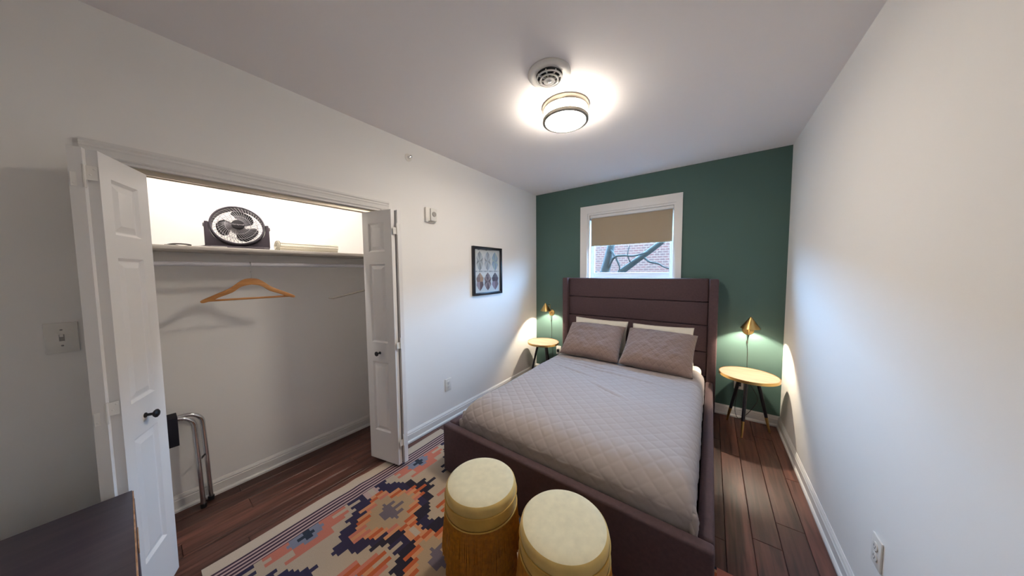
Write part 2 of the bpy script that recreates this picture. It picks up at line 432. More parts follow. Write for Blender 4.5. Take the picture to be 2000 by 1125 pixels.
# lead leaf: apex (-1.735,-.055) to (-1.99,.053), front faces +Y
def place_leaf(door, front_apex, front_far, outward, knob):
    """front face runs apex->far; outward = 2-D normal direction of the front"""
    a = Vector((*front_apex, 0)); c = Vector((*front_far, 0)); d = (c-a).normalized(); t = Vector((-d.y, d.x, 0)); n = Vector((*outward, 0))
    if t.dot(n) < 0:      # thickness axis points away from the front: front at y = 0, origin = apex
        return leaf_parts(door, (a.x, a.y), d, True, knob=knob)
    far = a+d*DW          # run the frame from the far end so that the front is again y = 0
    return leaf_parts(door, (far.x, far.y), -d, True, knob=knob)
place_leaf(door1, (-1.735, -.055), (-1.99, .053), (0, 1), True)
place_leaf(door1, (-1.735, -.113), (-1.998, -.033), (0, -1), False)
hinges(door1, -1.733, -.084, 1, (1.735, .905, .2))
door2 = struct_empty('door_2'); tag(door2, 'white panelled bifold door folded open at the right of the closet')
place_leaf(door2, (-1.765, 1.038), (-2.03, .975), (0, -1), True)
place_leaf(door2, (-1.757, 1.108), (-2.03, 1.083), (0, 1), False)
hinges(door2, -1.758, 1.0725, 1, (1.70, .905, .2))

# ---- window
win = struct_empty('window_1')
def frame_rect(b, x0, x1, z0, z1, w_, y0, y1, sides='LRTB'):
    if 'L' in sides: b.box(x0, x0+w_, y0, y1, z0, z1)
    if 'R' in sides: b.box(x1-w_, x1, y0, y1, z0, z1)
    if 'T' in sides: b.box(x0+w_, x1-w_, y0, y1, z1-w_, z1)
    if 'B' in sides: b.box(x0+w_, x1-w_, y0, y1, z0, z0+w_)
cwid = .088
b = MB(); b.box(WX1, WX1+cwid*.65, YB-.018, YB, WZ0-.05, WZ1)
b.box(WX0-cwid, WX0, YB-.018, YB, WZ0-.05, WZ1); b.box(WX0-cwid, WX1+cwid*.65, YB-.018, YB, WZ1, WZ1+cwid)
b.build('window_casing', 'trim', win)
b = MB(); b.box(WX0-cwid-.01, WX1+cwid, YB-.03, YB+.06, WZ0-.045, WZ0-.0); b.build('window_sill', 'trim', win, bevel=.004)
b = MB(); frame_rect(b, WX0, WX1, WZ0, WZ1, .02, YB, YB+.15); b.build('window_jamb', 'trim', win)
b = MB(); frame_rect(b, WX0+.02, WX1-.02, WZ0+.02, WZ1-.02, .040, YB+.080, YB+.112); b.box(WX0+.06, WX1-.06, YB+.080, YB+.112, WZ0+.06, WZ0+.115)
b.build('sash', 'trim', win, bevel=.003)
MB().box(WX0+.055, WX1-.055, YB+.094, YB+.098, WZ0+.11, WZ1-.055).build('window_pane', 'glass', win)

# ---- outside
b = MB(); b.box(-12, CX-.1, YB+.15, YB+.25, -3.9, 9); b.box(XR+.1, 10, YB+.15, YB+.25, -3.9, 9); b.box(CX-.1, XR+.1, YB+.15, YB+.25, ZC+.1, 9); b.box(CX-.1, XR+.1, YB+.15, YB+.25, -3.9, -.12)
tag(b.build('wall_sky_blocker', 'brick'), kind='structure')  # unseen outer wall, added to cut the sky light reaching the facade
tag(MB().box(-80, 70, YB+.3, 60, -4.0, -3.9).build('ground', 'ground'), kind='structure')
bb = thing('brick_building', 'red brick building seen through the window behind the bare tree', 'building', (0, 13, -3.9))
MB().box(-70, 60, 0, 5, 0, 7.4).build('facade', 'brick', bb)  # ends widened far out of view to block low sky light
for xx in (-9.4, -6.8, .6, 3.5):
    for zz in (1.2, 4.2):
        wf = MB(); frame_rect(wf, xx, xx+1.0, zz, zz+1.7, .09, -.06, .02); wf.box(xx+.09, xx+.91, -.04, .02, zz+.8, zz+.87)
        wo = wf.build('facade_window', 'outwhite', bb)
        MB().box(xx+.09, xx+.91, -.012, .0, zz+.09, zz+1.61).build('pane', 'black', wo)
tree = thing('bare_tree', 'bare grey tree limbs just outside the window', 'tree', (-1.9, 6.5, -3.9))
def limb(name, pts, r0, r1):
    P = bez([(x+1.9, y-6.5, z+3.9) for x, y, z in pts], 6); n = len(P)
    MB().tube(P, [r0+(r1-r0)*i/(n-1) for i in range(n)], 9).build(name, 'bark', tree, smooth=True)
limb('trunk', [(-1.9, 6.5, -3.9), (-1.95, 6.5, -1), (-2.05, 6.5, 1.0), (-1.95, 6.5, 1.7), (-1.85, 6.55, 2.2), (-1.5, 6.6, 3.4)], .16, .055)
limb('branch', [(-2.0, 6.5, .8), (-1.72, 6.48, 1.3), (-1.4, 6.5, 1.58), (-.86, 6.5, 2.0), (-.2, 6.4, 2.6)], .085, .045)
limb('branch', [(-2.0, 6.5, 1.3), (-1.81, 6.4, 1.69), (-1.6, 6.4, 1.745), (-1.37, 6.4, 1.73), (-1.1, 6.4, 1.80)], .030, .016)
limb('branch', [(-1.2, 6.5, 1.70), (-1.06, 6.4, 1.59), (-.9, 6.4, 1.55), (-.77, 6.4, 1.47), (-.5, 6.4, 1.40)], .024, .010)
limb('branch', [(-1.95, 6.5, 1.95), (-1.78, 6.4, 1.75), (-1.67, 6.4, 1.5), (-1.70, 6.4, 1.38)], .028, .012)
limb('branch', [(-2.05, 6.5, 1.3), (-2.3, 6.4, 1.45), (-2.6, 6.4, 1.9)], .03, .015)
limb('branch', [(-1.45, 6.5, 1.56), (-1.5, 6.4, 1.75), (-1.47, 6.4, 1.95)], .016, .008)

# ================================================================== BIG OBJECTS
# ---- rug
def rug():
    x0, x1, y0, y1 = -1.912, .375, .112, 1.535
    xc0, yc = -1.483, .812; PX, PY = .450, .69
    rh = .0225; cl = .015
    C = {k: (*lin(v), 1) for k, v in dict(beige='b8a896', field='b5a28c', tan='ab9274', navy='2b2440', black='221c2c', salmon='c2735f', peach='c98d64', orange='b8592f', grey='6a5f68', blue='7d8090', core='26303f', plum='3a2232', pink='b89c94').items()}
    # row boundaries along X: border, stripes, field
    bx = [x0, x0+.072]
    for i in range(4): bx += [bx[-1]+.0125, bx[-1]+.0235]
    xf0 = xc0-11*rh-rh/2
    L_ = [q for q in bx if q < xf0-.004]
    n = int(round((4*PX+7*rh)/rh))
    field = [xf0+i*rh for i in range(n+1)]
    xf1 = field[-1]
    right = []
    q = xf1
    for i in range(4): right += [q+.0110, q+.0235]; q += .0235
    right += [x1] if x1 > q+.01 else []
    bxs = L_+field+right
    cols = int(round((y1-y0)/cl))
    teeth = [0, .022, -.012, .015, -.020, .018, -.006, .026, -.014, .010, -.022]
    def colour(x, y, row):
        if x < xf0:
            i = sum(1 for q in L_ if q <= x)-1
            return C['beige'] if i == 0 else (C['plum'] if i % 2 == 1 else C['pink'])
        if x > xf1: return C['plum'] if (row % 2) else C['beige']
        best = None
        # big lozenges (both at the rug axis and half lozenges at its long edges)
        kx = round((x-xc0)/PX); k = int(round((x-(xc0+kx*PX))/rh)); ak = abs(k)
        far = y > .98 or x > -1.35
        for m_ in (-1, 0, 1):
            d = y-(yc+m_*PY); s = 1 if d > 0 else -1; a = abs(d)
            te = teeth[(ak*3+(1 if s > 0 else 0)+m_) % 11]
            Lo = .300-.0205*ak + (.0 if ak == 0 else te*.8)
            if ak == 0: Lo = .318
            if ak >= 8: Lo = .13-.03*(ak-8)+te
            Li = .225-.0235*ak + te
            Lb = .150-.022*ak + te*.5
            Lg = .060-.018*ak + te*.9
            if ak >= 9:     # knot between two lozenges
                if x > -.3: return C['orange'] if a < .1 else C['salmon']
                if a < .012: return C['beige']
                if a < (.05 if ak >= 10 else .035)+te*.5: return C['pink'] if x < -1.6 else C['peach']
                if a < Lo+.02: return C['navy']
                continue
            if a < Lg and ak <= 3: return C['grey']
            if a < Lb: return C['tan']
            if a < Li:
                r_ = (ak*7+(0 if s > 0 else 3)+kx) % 4
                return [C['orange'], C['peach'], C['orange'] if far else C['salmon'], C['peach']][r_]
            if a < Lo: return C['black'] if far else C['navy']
        # small lozenges in the gaps
        kg = round((x-xc0-PX/2)/PX); k2 = int(round((x-(xc0+PX/2+kg*PX))/rh)); a2 = abs(k2)
        for m_ in (-1, 0):
            d = y-(yc+PY/2+m_*PY); s = 1 if d > 0 else -1; a = abs(d)
            te = teeth[(a2*5+(2 if s > 0 else 0)) % 11]
            if a2 <= 1 and a < .035-.02*a2+(.0 if a2 else 0): return C['core']
            if a2 <= 2 and a < .085-.028*a2+te*.5: return C['blue']
            if a2 <= 4 and a < .150-.014*a2+te*2.2: return C['orange'] if kg >= 0 and (a2 % 2) else C['salmon'] if (a2+kg) % 3 else (C['peach'] if kg >= 0 else C['salmon'])
        return C['field']
    vs, fs, cs = [], [], []
    def wob(x, y):
        e = max(0, 1-(x-x0)/.25)
        return x+e*(.006*math.sin(y*7)+.02*math.exp(-((y-.78)/.08)**2)*.6), .0085+e*.010*math.exp(-((y-.80)/.05)**2)+.0006*math.sin(x*23)*math.sin(y*19)
    for x in bxs:
        for j in range(cols+1):
            y = y0+(y1-y0)*j/cols; X_, Z_ = wob(x, y); vs.append((X_, y, Z_))
    W_ = cols+1
    for i in range(len(bxs)-1):
        xm = (bxs[i]+bxs[i+1])/2
        for j in range(cols):
            ym = y0+(y1-y0)*(j+.5)/cols
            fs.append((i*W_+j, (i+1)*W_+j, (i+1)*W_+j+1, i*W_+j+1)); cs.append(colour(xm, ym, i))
    # rim and underside
    top = len(vs); nb = len(bxs)
    loop = [i*W_ for i in range(nb)]+[(nb-1)*W_+j for j in range(1, W_)]+[i*W_+cols for i in range(nb-2, -1, -1)]+[j for j in range(cols-1, 0, -1)]
    for q in loop: v = vs[q]; vs.append((v[0], v[1], .0012))
    m_ = len(loop)
    for i in range(m_):
        fs.append((loop[i], top+i, top+(i+1) % m_, loop[(i+1) % m_])); cs.append(C['beige'])
    fs.append(tuple(top+i for i in range(m_))); cs.append(C['beige'])
    me = bpy.data.meshes.new('rug'); me.from_pydata(vs, [], fs); setcol(me, cs); me.materials.append(M['rug'])
    return tag(link('rug', me), 'flat woven rug with stepped orange, navy and beige diamonds under the bed foot', 'rug')
rug()

# ---- bed
BX0, BX1, BY0 = -1.492, .040, 1.212
bed = thing('bed', 'dark brown upholstered bed frame with tall winged headboard against green wall', 'bed')
def rbox(name, m, par, x0, x1, y0, y1, z0, z1, bev=.012, seg=3):
    return MB().box(x0, x1, y0, y1, z0, z1).build(name, m, par, bevel=bev, seg=seg)
rbox('foot_rail', 'bedfab', bed, BX0, BX1, BY0, BY0+.058, .012, .342, .014)
rbox('side_rail', 'bedfab', bed, BX0, BX0+.058, BY0+.059, 3.155, .012, .342, .014)
rbox('side_rail', 'bedfab', bed, BX1-.058, BX1, BY0+.059, 3.155, .012, .342, .014)
rbox('headboard_wing', 'bedfab', bed, -1.513, -1.442, 3.158, 3.285, 0, 1.325, .012)
rbox('headboard_wing', 'bedfab', bed, -.012, .060, 3.158, 3.285, 0, 1.318, .012)
zs = [.10, .37, .612, .868, 1.094, 1.325]
for a, c in zip(zs, zs[1:]): rbox('headboard_channel', 'bedfab', bed, -1.4405, -.0135, 3.198, 3.27, a+.0025, c-.0025, .012)
rbox('headboard_back', 'bedseam', bed, -1.45, .0, 3.262, 3.288, .1, 1.30, .003)
rbox('platform', 'bedseam', bed, BX0+.058, BX1-.058, BY0+.058, 3.195, .16, .21, .002)
for xx in (BX0+.1, BX1-.16):
    for yy in (1.6, 2.95): rbox('leg', 'black', bed, xx, xx+.05, yy, yy+.05, 0, .17, .003)

def rounded_slab(name, m, x0, x1, y0, y1, z0, z1, r, label, cat):
    o = MB().box(x0, x1, y0, y1, z0, z1).build(name, m, None, bevel=r, seg=4); return tag(o, label, cat)
rounded_slab('mattress', 'white_cotton', -1.352, -.052, 1.42, 3.19, .212, .474, .045, 'white sheeted mattress showing at the right head corner of the bed', 'mattress')
def quilt():
    Xa, Xb, Ya, Yb, top, r = -1.372, -.034, 1.285, 2.915, .492, .075
    xc = (Xa+Xb)/2; hw = (Xb-Xa)/2; drop = .175
    def fold(s, half, rx=None):      # s arc-length from centre -> (offset, drop)
        q = abs(s); sg = 1 if s >= 0 else -1
        if rx:                       # gentle slope over the mattress foot
            f_ = half-rx; le = rx*1.22
            if q <= f_: return s, 0
            a = (q-f_)/le
            if a < 1: a *= math.pi/2; return sg*(f_+rx*math.sin(a)), .115*(1-math.cos(a))
            return sg*half, .115+(q-f_-le)
        f_ = half-r
        if q <= f_: return s, 0
        a = (q-f_)/r
        if a < math.pi/2: return sg*(f_+r*math.sin(a)), r*(1-math.cos(a))
        return sg*half, r+(q-f_-r*math.pi/2)
    SA = hw-r+r*math.pi/2+drop-r
    SB = (Yb-Ya)-.2+.2*1.22+drop-.115
    na, nb = 250, 310; vs, fs = [], []
    P = .085
    for i in range(na+1):
        s = -SA+2*SA*i/na; ox, da = fold(s, hw)
        for j in range(nb+1):
            t = SB*j/nb                     # from head (0) to foot
            oy, db = fold(t, Yb-Ya, .2) if t > 0 else (0, 0)
            d = math.hypot(da, db) if (da < r and db < r) else max(da, db)+.25*min(da, db)
            x, y, z = xc+ox, Yb-oy, top-min(d, drop)
            u, v = s, t
            # stitched diamonds
            p1 = abs(math.sin(math.pi*(u*.92+v)/P*1.0)); p2 = abs(math.sin(math.pi*(u*.92-v)/P*1.0))
            puff = .0042*min(1, (min(p1, p2)*1.6))**.5
            wr = .006*noise.noise((x*3.1, y*3.3, z*4))+.0035*noise.noise((x*9, y*6, 3.3+z*9))
            # long soft creases near the pillows
            for cx_, cy_, ang, ln in ((-.95, 2.52, -.10, .30), (-.7, 2.42, -.13, .42), (-.55, 2.60, -.06, .5), (-.98, 2.30, -.25, .22), (-.62, 2.05, -.5, .16)):
                dx, dy = x-cx_, y-cy_; al = dx*math.cos(ang)+dy*math.sin(ang); ac = -dx*math.sin(ang)+dy*math.cos(ang)
                wr -= .007*math.exp(-(ac/.011)**2-(al/ln)**2)-.006*math.exp(-((ac-.022)/.02)**2-(al/ln)**2)
            side = max(min(1, da/r), min(1, db/.14))
            nx = (1 if ox > 0 else -1)*min(1, da/r) if da else 0; ny = -min(1, db/.14) if db else 0
            k = puff+wr
            if side > .7:           # hanging folds
                k += .007*math.sin((x if db > da else y)*38+2*noise.noise((x*4, y*4, 1)))*(d/drop)
                # bunched corner
                if da > r*.6 and db > r*.6: k += .016*(.6+math.sin((u-v)*60))
            vs.append((x+nx*k*.6, y+ny*k*.6, z+k*max(.15, 1-side)))
    for i in range(na):
        for j in range(nb):
            a = i*(nb+1)+j; fs.append((a, a+nb+1, a+nb+2, a+1))
    me = bpy.data.meshes.new('quilt'); me.from_pydata(vs, [], fs)
    for p in me.polygons: p.use_smooth = True
    me.materials.append(M['quilt']); o = link('quilt', me)
    sol = o.modifiers.new('thickness', 'SOLIDIFY'); sol.thickness = .006; sol.offset = -1
    return tag(o, 'taupe diamond-stitched quilt spread over the bed', 'quilt')
quilt()
def pillow_mesh(name, m, w_, h_, t_, seed, n=44, ears=.05):
    vs, fs = [], []
    for side in (1, -1):
        for i in range(n+1):
            for j in range(n+1):
                u = -1+2*i/n; v = -1+2*j/n
                e = (1-abs(u)**3.2)*(1-abs(v)**3.2); th = max(0, e)**.5
                pin = 1-.055*(1-u*u)*abs(v)**3; pinx = 1-ears*(1-v*v)*abs(u)**3
                x = u*w_/2*pinx; y = v*h_/2*pin
                z = side*(t_/2*th*(1+.12*noise.noise((u*2+seed, v*2, side)))) + .010*noise.noise((u*5+seed, v*5, 7))*(1 if side > 0 else .4)*th
                z += .012*(abs(u)**4*abs(v)**4)*noise.noise((seed, u, v))*3
                vs.append((x, y, z))
    W_ = n+1; o = W_*W_
    for i in range(n):
        for j in range(n):
            a = i*W_+j; fs.append((a, a+W_, a+W_+1, a+1)); fs.append((o+a, o+a+1, o+a+W_+1, o+a+W_))
    me = bpy.data.meshes.new(name); me.from_pydata(vs, [], fs)
    bm = bmesh.new(); bm.from_mesh(me); bmesh.ops.remove_doubles(bm, verts=bm.verts, dist=.0004); bmesh.ops.recalc_face_normals(bm, faces=bm.faces); bm.to_mesh(me); bm.free()
    for p in me.polygons: p.use_smooth = True
    me.materials.append(M[m]); return me
def pillow(name, m, w_, h_, t_, seed, loc, lean, rz, roll, label, cat='pillow', group=None):
    o = link(name, pillow_mesh(name, m, w_, h_, t_, seed))
    o.matrix_world = T3(*loc) @ RZ(rz) @ RX(lean) @ RZ(roll)
    return tag(o, label, cat, group)
R = math.radians
pillow('sleeping_pillow', 'white_cotton', .60, .36, .10, 3.1, (-1.02, 3.100, .676), R(78), R(2), R(-1), 'white pillow tucked behind the left taupe sham')
pillow('sleeping_pillow', 'white_cotton', .56, .36, .10, 5.3, (-.395, 3.105, .668), R(78), R(-1), R(1), 'white pillow tucked behind the right taupe sham')
pillow('pillow_sham', 'sham', .61, .46, .17, 1.7, (-1.010, 2.848, .664), R(38), R(3), R(-1), 'taupe quilted sham pillow at the left of the bed head')
pillow('pillow_sham', 'sham', .60, .47, .17, 8.2, (-.390, 2.838, .660), R(38), R(-1), R(-1.5), 'taupe quilted sham pillow at the right of the bed head')

# ---- fringed stools
def stool(loc, r, h, label, rz, seed):
    t = thing('fringed_stool', label, 'stool', loc, rz, 'gold fringed stools at the foot of the bed')
    band = h-.105
    b = MB(); b.lathe([(r-.006, h-.050), (r+.0005, h-.044), (r+.001, h-.022), (r-.002, h-.011), (r-.009, h-.0035)], 64, cap1=False); b.build('seat_edge', 'velvet_sheen_edge', t, smooth=True)
    b = MB(); b.lathe([(r-.009, h-.0035), (r-.020, h+.0005), (r-.05, h+.003), (r-.10, h+.0045), (.012, h+.005)], 64, cap0=False); b.build('seat_top', 'velvet_sheen_top', t, smooth=True)
    b = MB(); b.lathe([(r-.006, band), (r+.001, band+.006), (r+.003, band+.03), (r+.001, h-.050), (r-.006, h-.046)], 64); b.build('side_band', 'velvet', t, smooth=True)
    b = MB(); b.tube([((r+.003)*math.cos(a), (r+.003)*math.sin(a), h-.046) for a in [2*math.pi*i/64 for i in range(64)]], .0028, 6, True); b.build('piping', 'velvet', t, smooth=True)
    b = MB(); b.tube([((r+.004)*math.cos(a), (r+.004)*math.sin(a), band+.002) for a in [2*math.pi*i/64 for i in range(64)]], .0032, 6, True); b.build('trim_cord', 'velvet', t, smooth=True)
    b = MB(); b.lathe([(r-.018, .004), (r-.012, band*.55), (r-.008, band)], 48); b.build('lining', 'fringe_core', t, smooth=True)
    rg = random.Random(seed)
    for tier, (z1, z0, rr, n) in enumerate(((band*.56, .006, r-.006, 520), (band, band*.50, r+.004, 520))):
        b = MB()
        for i in range(n):
            a = 2*math.pi*(i+rg.uniform(-.3, .3))/n; z_b = z0+rg.uniform(-.002, .014) if tier == 0 else z0-rg.uniform(0, .022)
            z_b = max(.003, z_b)
            fl = (.008 if tier == 0 else .013)+rg.uniform(-.003, .005); da = rg.uniform(-.02, .02); wd = .0016
            p0 = (rr, a, z1); p1 = (rr+fl*.5, a+da*.4, (z1+z_b)/2); p2 = (rr+fl, a+da, z_b)
            vs = []
            for R_, A, Z in (p0, p1, p2):
                c, s = math.cos(A), math.sin(A)
                for dx, dr in ((-wd, -wd*.4), (wd, -wd*.4), (0, wd)): vs.append(((R_+dr)*c-dx*s, (R_+dr)*s+dx*c, Z))
            b.add(vs, [(0,1,4,3),(1,2,5,4),(2,0,3,5),(3,4,7,6),(4,5,8,7),(5,3,6,8),(6,7,8)])
        tag(b.build('fringe_tier', 'fringe', t), kind='stuff')
stool((-.836, .893, .0105), .160, .435, 'gold velvet fringed stool at bed foot, nearer the closet', .3, 1)
stool((-.432, .918, .0105), .166, .435, 'gold velvet fringed stool at bed foot, right of the other stool', 1.1, 2)

# ---- side tables
def side_table(loc, r, h, angles, label):
    t = thing('side_table', label, 'table', loc, 0, 'round bedside tables')
    b = MB(); b.lathe([(r-.004, h-.021), (r-.0035, h-.003), (r-.006, h), (.01, h)], 64); b.build('tabletop', 'tabletop', t, smooth=True)
    b = MB(); b.lathe([(r-.0035, h-.022), (r, h-.022), (r, h+.0015), (r-.0035, h+.0015)], 64, cap0=False, cap1=False)
    o = len(b.v)-4*64
    b.f += [(i, (i+1) % 64, 3*64+(i+1) % 64, 3*64+i) for i in range(64)]
    b.build('brass_rim', 'brass', t, smooth=True)
    b = MB(); b.lathe([(.085, h-.034), (.085, h-.0225)], 40); b.build('leg_plate', 'navy', t)
    for a in angles:
        c, s = math.cos(a), math.sin(a)
        A = Vector((.066*c, .066*s, h-.03)); Z = Vector((.172*c, .172*s, .004)); q = A.lerp(Z, .72)
        lg = MB().tube([A, q], [.0145, .0115], 14).build('leg', 'navy', t, smooth=True)
        MB().tube([q, Z], [.0116, .0075], 14).build('brass_tip', 'brass', lg, smooth=True)
side_table((.283, 3.075, 0), .205, .50, [R(256), R(22), R(138)], 'round wood side table with splayed navy legs right of the bed')
side_table((-1.735, 3.06, 0), .200, .50, [R(205), R(325), R(85)], 'round wood side table with splayed navy legs left of the bed, by the corner')

# ---- brass wall lamps
def wall_lamp(xw, label, cordpts):
    zc = .845
    t = thing('wall_lamp', label, 'lamp', (xw, YB, zc), 0, 'brass cone lamps beside the bed')
    Tw = RX(R(90))
    b = MB(); b.lathe([(.043, 0), (.043, .004), (.040, .009), (.030, .012), (.004, .013)], 40, Tw); b.build('wall_plate', 'brass', t, smooth=True)
    b = MB(); b.tube([(0, -.012, 0), (0, -.055, 0)], .006, 12); b.build('arm', 'brass', t, smooth=True)
    b = MB(); b.tube([(0, -.055, -.035), (0, -.055, .120)], .0042, 12); b.lathe([(.008, -.008), (.008, .008)], 14, T3(0, -.055, 0)); b.build('stem', 'brass', t, smooth=True)
    b = MB(); b.tube([(0, -.055, .112), (0, -.165, .118)], .0038, 12); b.build('shade_arm', 'brass', t, smooth=True)
    Ts = T3(0, -.172, .048) @ RX(R(4))
    ro, hi = .068, .098
    b = MB(); b.lathe([(ro, 0), (.0095, hi-.006), (.006, hi), (.002, hi+.002)], 48, Ts, cap0=False)
    so = b.build('shade', 'brass', t, smooth=True)
    b = MB(); b.lathe([(ro-.0008, .0004), (.0085, hi-.009)], 48, Ts, cap0=False, cap1=True); tag(b.build('shade_lining', 'plastic', so, smooth=True), 'white inside of the shade')
    b = MB(); b.lathe([(.0095, .083), (.0095, .066)], 16, Ts); b.build('socket', 'black', t)
    b = MB(); b.lathe([(.003, .066), (.006, .063), (.0078, .057), (.0066, .051), (.003, .048)], 12, Ts); b.build('bulb', 'bulb', t, smooth=True)
    c = MB(); c.tube(bez(cordpts, 6), .0022, 6); co = c.build('cord', 'darkcord', t, smooth=True)
    k = MB(); z = cordpts[2][2]; k.tube([(cordpts[2][0], cordpts[2][1], z-.012), (cordpts[2][0], cordpts[2][1], z+.012)], [.006, .006], 8); k.build('cord_switch', 'darkcord', co)
    p = MB(); e = cordpts[-1]; p.box(e[0]-.016, e[0]+.016, e[1]-.012, e[1]+.010, e[2]-.020, e[2]+.020); p.build('plug', 'black', co, bevel=.003)
wall_lamp(.290, 'brass cone wall lamp on green wall right of the headboard',
          [(0, -.055, -.035), (-.002, -.03, -.06), (-.004, -.012, -.11), (.002, -.010, -.2), (.004, -.010, -.36), (.03, -.010, -.50), (.085, -.014, -.62), (.06, -.03, -.70), (0, -.04, -.80), (-.05, -.05, -.835), (-.075, -.03, -.76), (-.062, -.022, -.60), (-.052, -.022, -.515)])
wall_lamp(-1.745, 'brass cone wall lamp on green wall left of the headboard, near the corner',
          [(0, -.055, -.035), (-.002, -.03, -.06), (-.004, -.012, -.11), (.002, -.010, -.2), (.004, -.010, -.36), (.02, -.010, -.55), (.03, -.014, -.70), (.06, -.03, -.76), (.10, -.03, -.72), (.105, -.022, -.60), (.105, -.022, -.505)])

# ---- ceiling light
cl = thing('ceiling_light', 'lit drum ceiling light with nickel rings', 'ceiling light', (-.785, 1.676, ZC))
MB().lathe([(.147, 0), (.147, -.022), (.143, -.029), (.136, -.031)], 64).build('base_ring', 'nickel', cl, smooth=True)
b = MB(); b.lathe([(.137, -.031), (.137, -.086)], 64, cap1=False); b.build('glass_drum', 'lampside', cl, smooth=True)
b = MB(); b.lathe([(.137, -.086), (.120, -.0885), (.004, -.0905)], 64, cap0=False); b.build('glass_bottom', 'lampglass', cl, smooth=True)
b = MB(); b.lathe([(.1375, -.076), (.144, -.076), (.144, -.092), (.1275, -.0945), (.1275, -.0895), (.1375, -.0875)], 64, cap0=False, cap1=False); b.build('bottom_ring', 'satin', cl, smooth=True)

# ---- smoke detector beside it
sd = thing('smoke_detector', 'round white slotted ceiling detector on a wide base plate', 'detector', (-.727, 1.352, ZC))
MB().lathe([(.112, 0), (.113, -.006), (.108, -.013), (.094, -.017), (.085, -.016), (.070, -.013)], 64).build('base_plate', 'plastic', sd, smooth=True)
MB().lathe([(.070, -.006), (.069, -.016), (.064, -.021), (.058, -.022)], 56, cap1=True).build('dome_body', 'slot', sd)
b = MB()
for r0, r1, z in ((.062, .070, -.030), (.041, .050, -.036), (.014, .030, -.041)):
    b.lathe([(r0, z+.004), (r1, z+.004), (r1, z), (r0, z)], 48, cap0=False, cap1=False)
    n0 = len(b.v)-4*48; b.f += [(n0+i, n0+(i+1) % 48, n0+3*48+(i+1) % 48, n0+3*48+i) for i in range(48)]
b.build('grille_ring', 'plastic', sd)
for i in range(8):
    a = 2*math.pi*(i+.3)/8
    MB().add([], []).box(.012, .069, -.003, .003, -.004, .008, RZ(a) @ T3(0, 0, -.034) @ RY(R(-9))).build('grille_rib', 'plastic', sd)
MB().lathe([(.013, -.022), (.013, -.040), (.010, -.0425), (.002, -.043)], 24).build('test_button', 'plastic', sd, smooth=True)

# ================================================================== WALL ITEMS
# ---- sprinkler
sp = thing('fire_sprinkler', 'small chrome sidewall fire sprinkler high on left wall', 'sprinkler', (XL, 1.335, 2.322))
TY = RY(R(90))
MB().lathe([(.030, 0), (.029, .004), (.022, .008), (.014, .009)], 32, TY).build('escutcheon', 'plastic', sp, smooth=True)
MB().lathe([(.012, .009), (.010, .022), (.006, .026), (.006, .032)], 20, TY).build('nozzle', 'chrome', sp, smooth=True)
MB().lathe([(.011, .036), (.012, .038), (.004, .040)], 20, TY).build('deflector', 'chrome', sp)
b = MB(); b.tube([(.022, -.010, 0), (.036, -.006, 0)], .002, 6); b.tube([(.022, .010, 0), (.036, .006, 0)], .002, 6); b.build('yoke', 'chrome', sp)
# ---- wall alarm / horn
al = thing('wall_alarm', 'white wall alarm box with a round grille above the picture side of the closet', 'alarm', (XL, 1.528, 1.896))
MB().box(0, .022, -.052, .052, -.062, .062).build('back_box', 'plastic', al, bevel=.005)
MB().box(.022, .036, -.012, .052, -.050, .056).build('front_cover', 'plastic', al, bevel=.004)
MB().lathe([(.021, 0), (.021, .004), (.018, .006), (.003, .006)], 28, T3(.036, .020, .008) @ TY)  .build('speaker_grille', 'cord', al, smooth=True)
MB().box(.022, .030, -.030, .040, -.061, -.052).build('bottom_strip', 'cord', al, bevel=.002)
# ---- switch and outlets
def plate(name, label, cat, T, switch=False, plug=False, single=False):
    t = thing(name, label, cat); t.matrix_world = T          # local: x out of the wall, y along, z up
    MB().box(0, .006, -.035, .035, -.0575, .0575).build('cover_plate', 'plastic', t, bevel=.0025)
    if switch:
        MB().box(.0055, .0075, -.0055, .0055, -.0125, .0125).build('toggle_slot', 'cord', t)
        MB().box(.006, .017, -.004, .004, .0, .009, RY(R(-18))).build('toggle', 'plastic', t, bevel=.001)
        for z in (-.03, .03): MB().lathe([(.0032, 0), (.002, .0015)], 10, T3(.006, 0, z) @ TY).build('screw', 'cord', t)
    elif not single:
        for z in (-.0195, .0195):
            so = MB().lathe([(.0165, 0), (.0165, .002), (.0155, .003)], 24, T3(.006, 0, z) @ TY).build('socket', 'plastic', t)
            s = MB()
            for y in (-.006, .006): s.box(.0088, .0093, y-.001, y+.001, z-.002, z+.006)
            s.lathe([(.0025, 0), (.0025, .0005)], 8, T3(.0088, 0, z-.008) @ TY); s.build('slots', 'slot', so)
        MB().lathe([(.003, 0), (.002, .0015)], 10, T3(.006, 0, 0) @ TY).build('screw', 'cord', t)
    else:
        MB().lathe([(.006, 0), (.006, .008), (.004, .010)], 14, T3(.006, 0, 0) @ TY).build('cable_jack', 'nickel', t)
    return t
plate('light_switch', 'white toggle light switch beside the left closet door', 'switch', T3(XL, -.175, 1.166), switch=True)
plate('wall_outlet', 'white outlet plate low on left wall beneath the picture', 'outlet', T3(XL, 1.690, .342))
plate('wall_outlet', 'white outlet plate low on the right wall beyond the cable plate', 'outlet', T3(XR, 1.568, .350) @ RZ(math.pi))
plate('cable_plate', 'white cable plate low on right wall, nearer the camera than the outlet', 'wall plate', T3(XR, 1.372, .352) @ RZ(math.pi), single=True)
plate('wall_outlet', 'white outlet plate on green wall under the right side table', 'outlet', T3(.238, YB, .330) @ RZ(R(-90)))
plate('wall_outlet', 'white outlet plate on green wall between left side table and headboard', 'outlet', T3(-1.640, YB, .345) @ RZ(R(-90)))

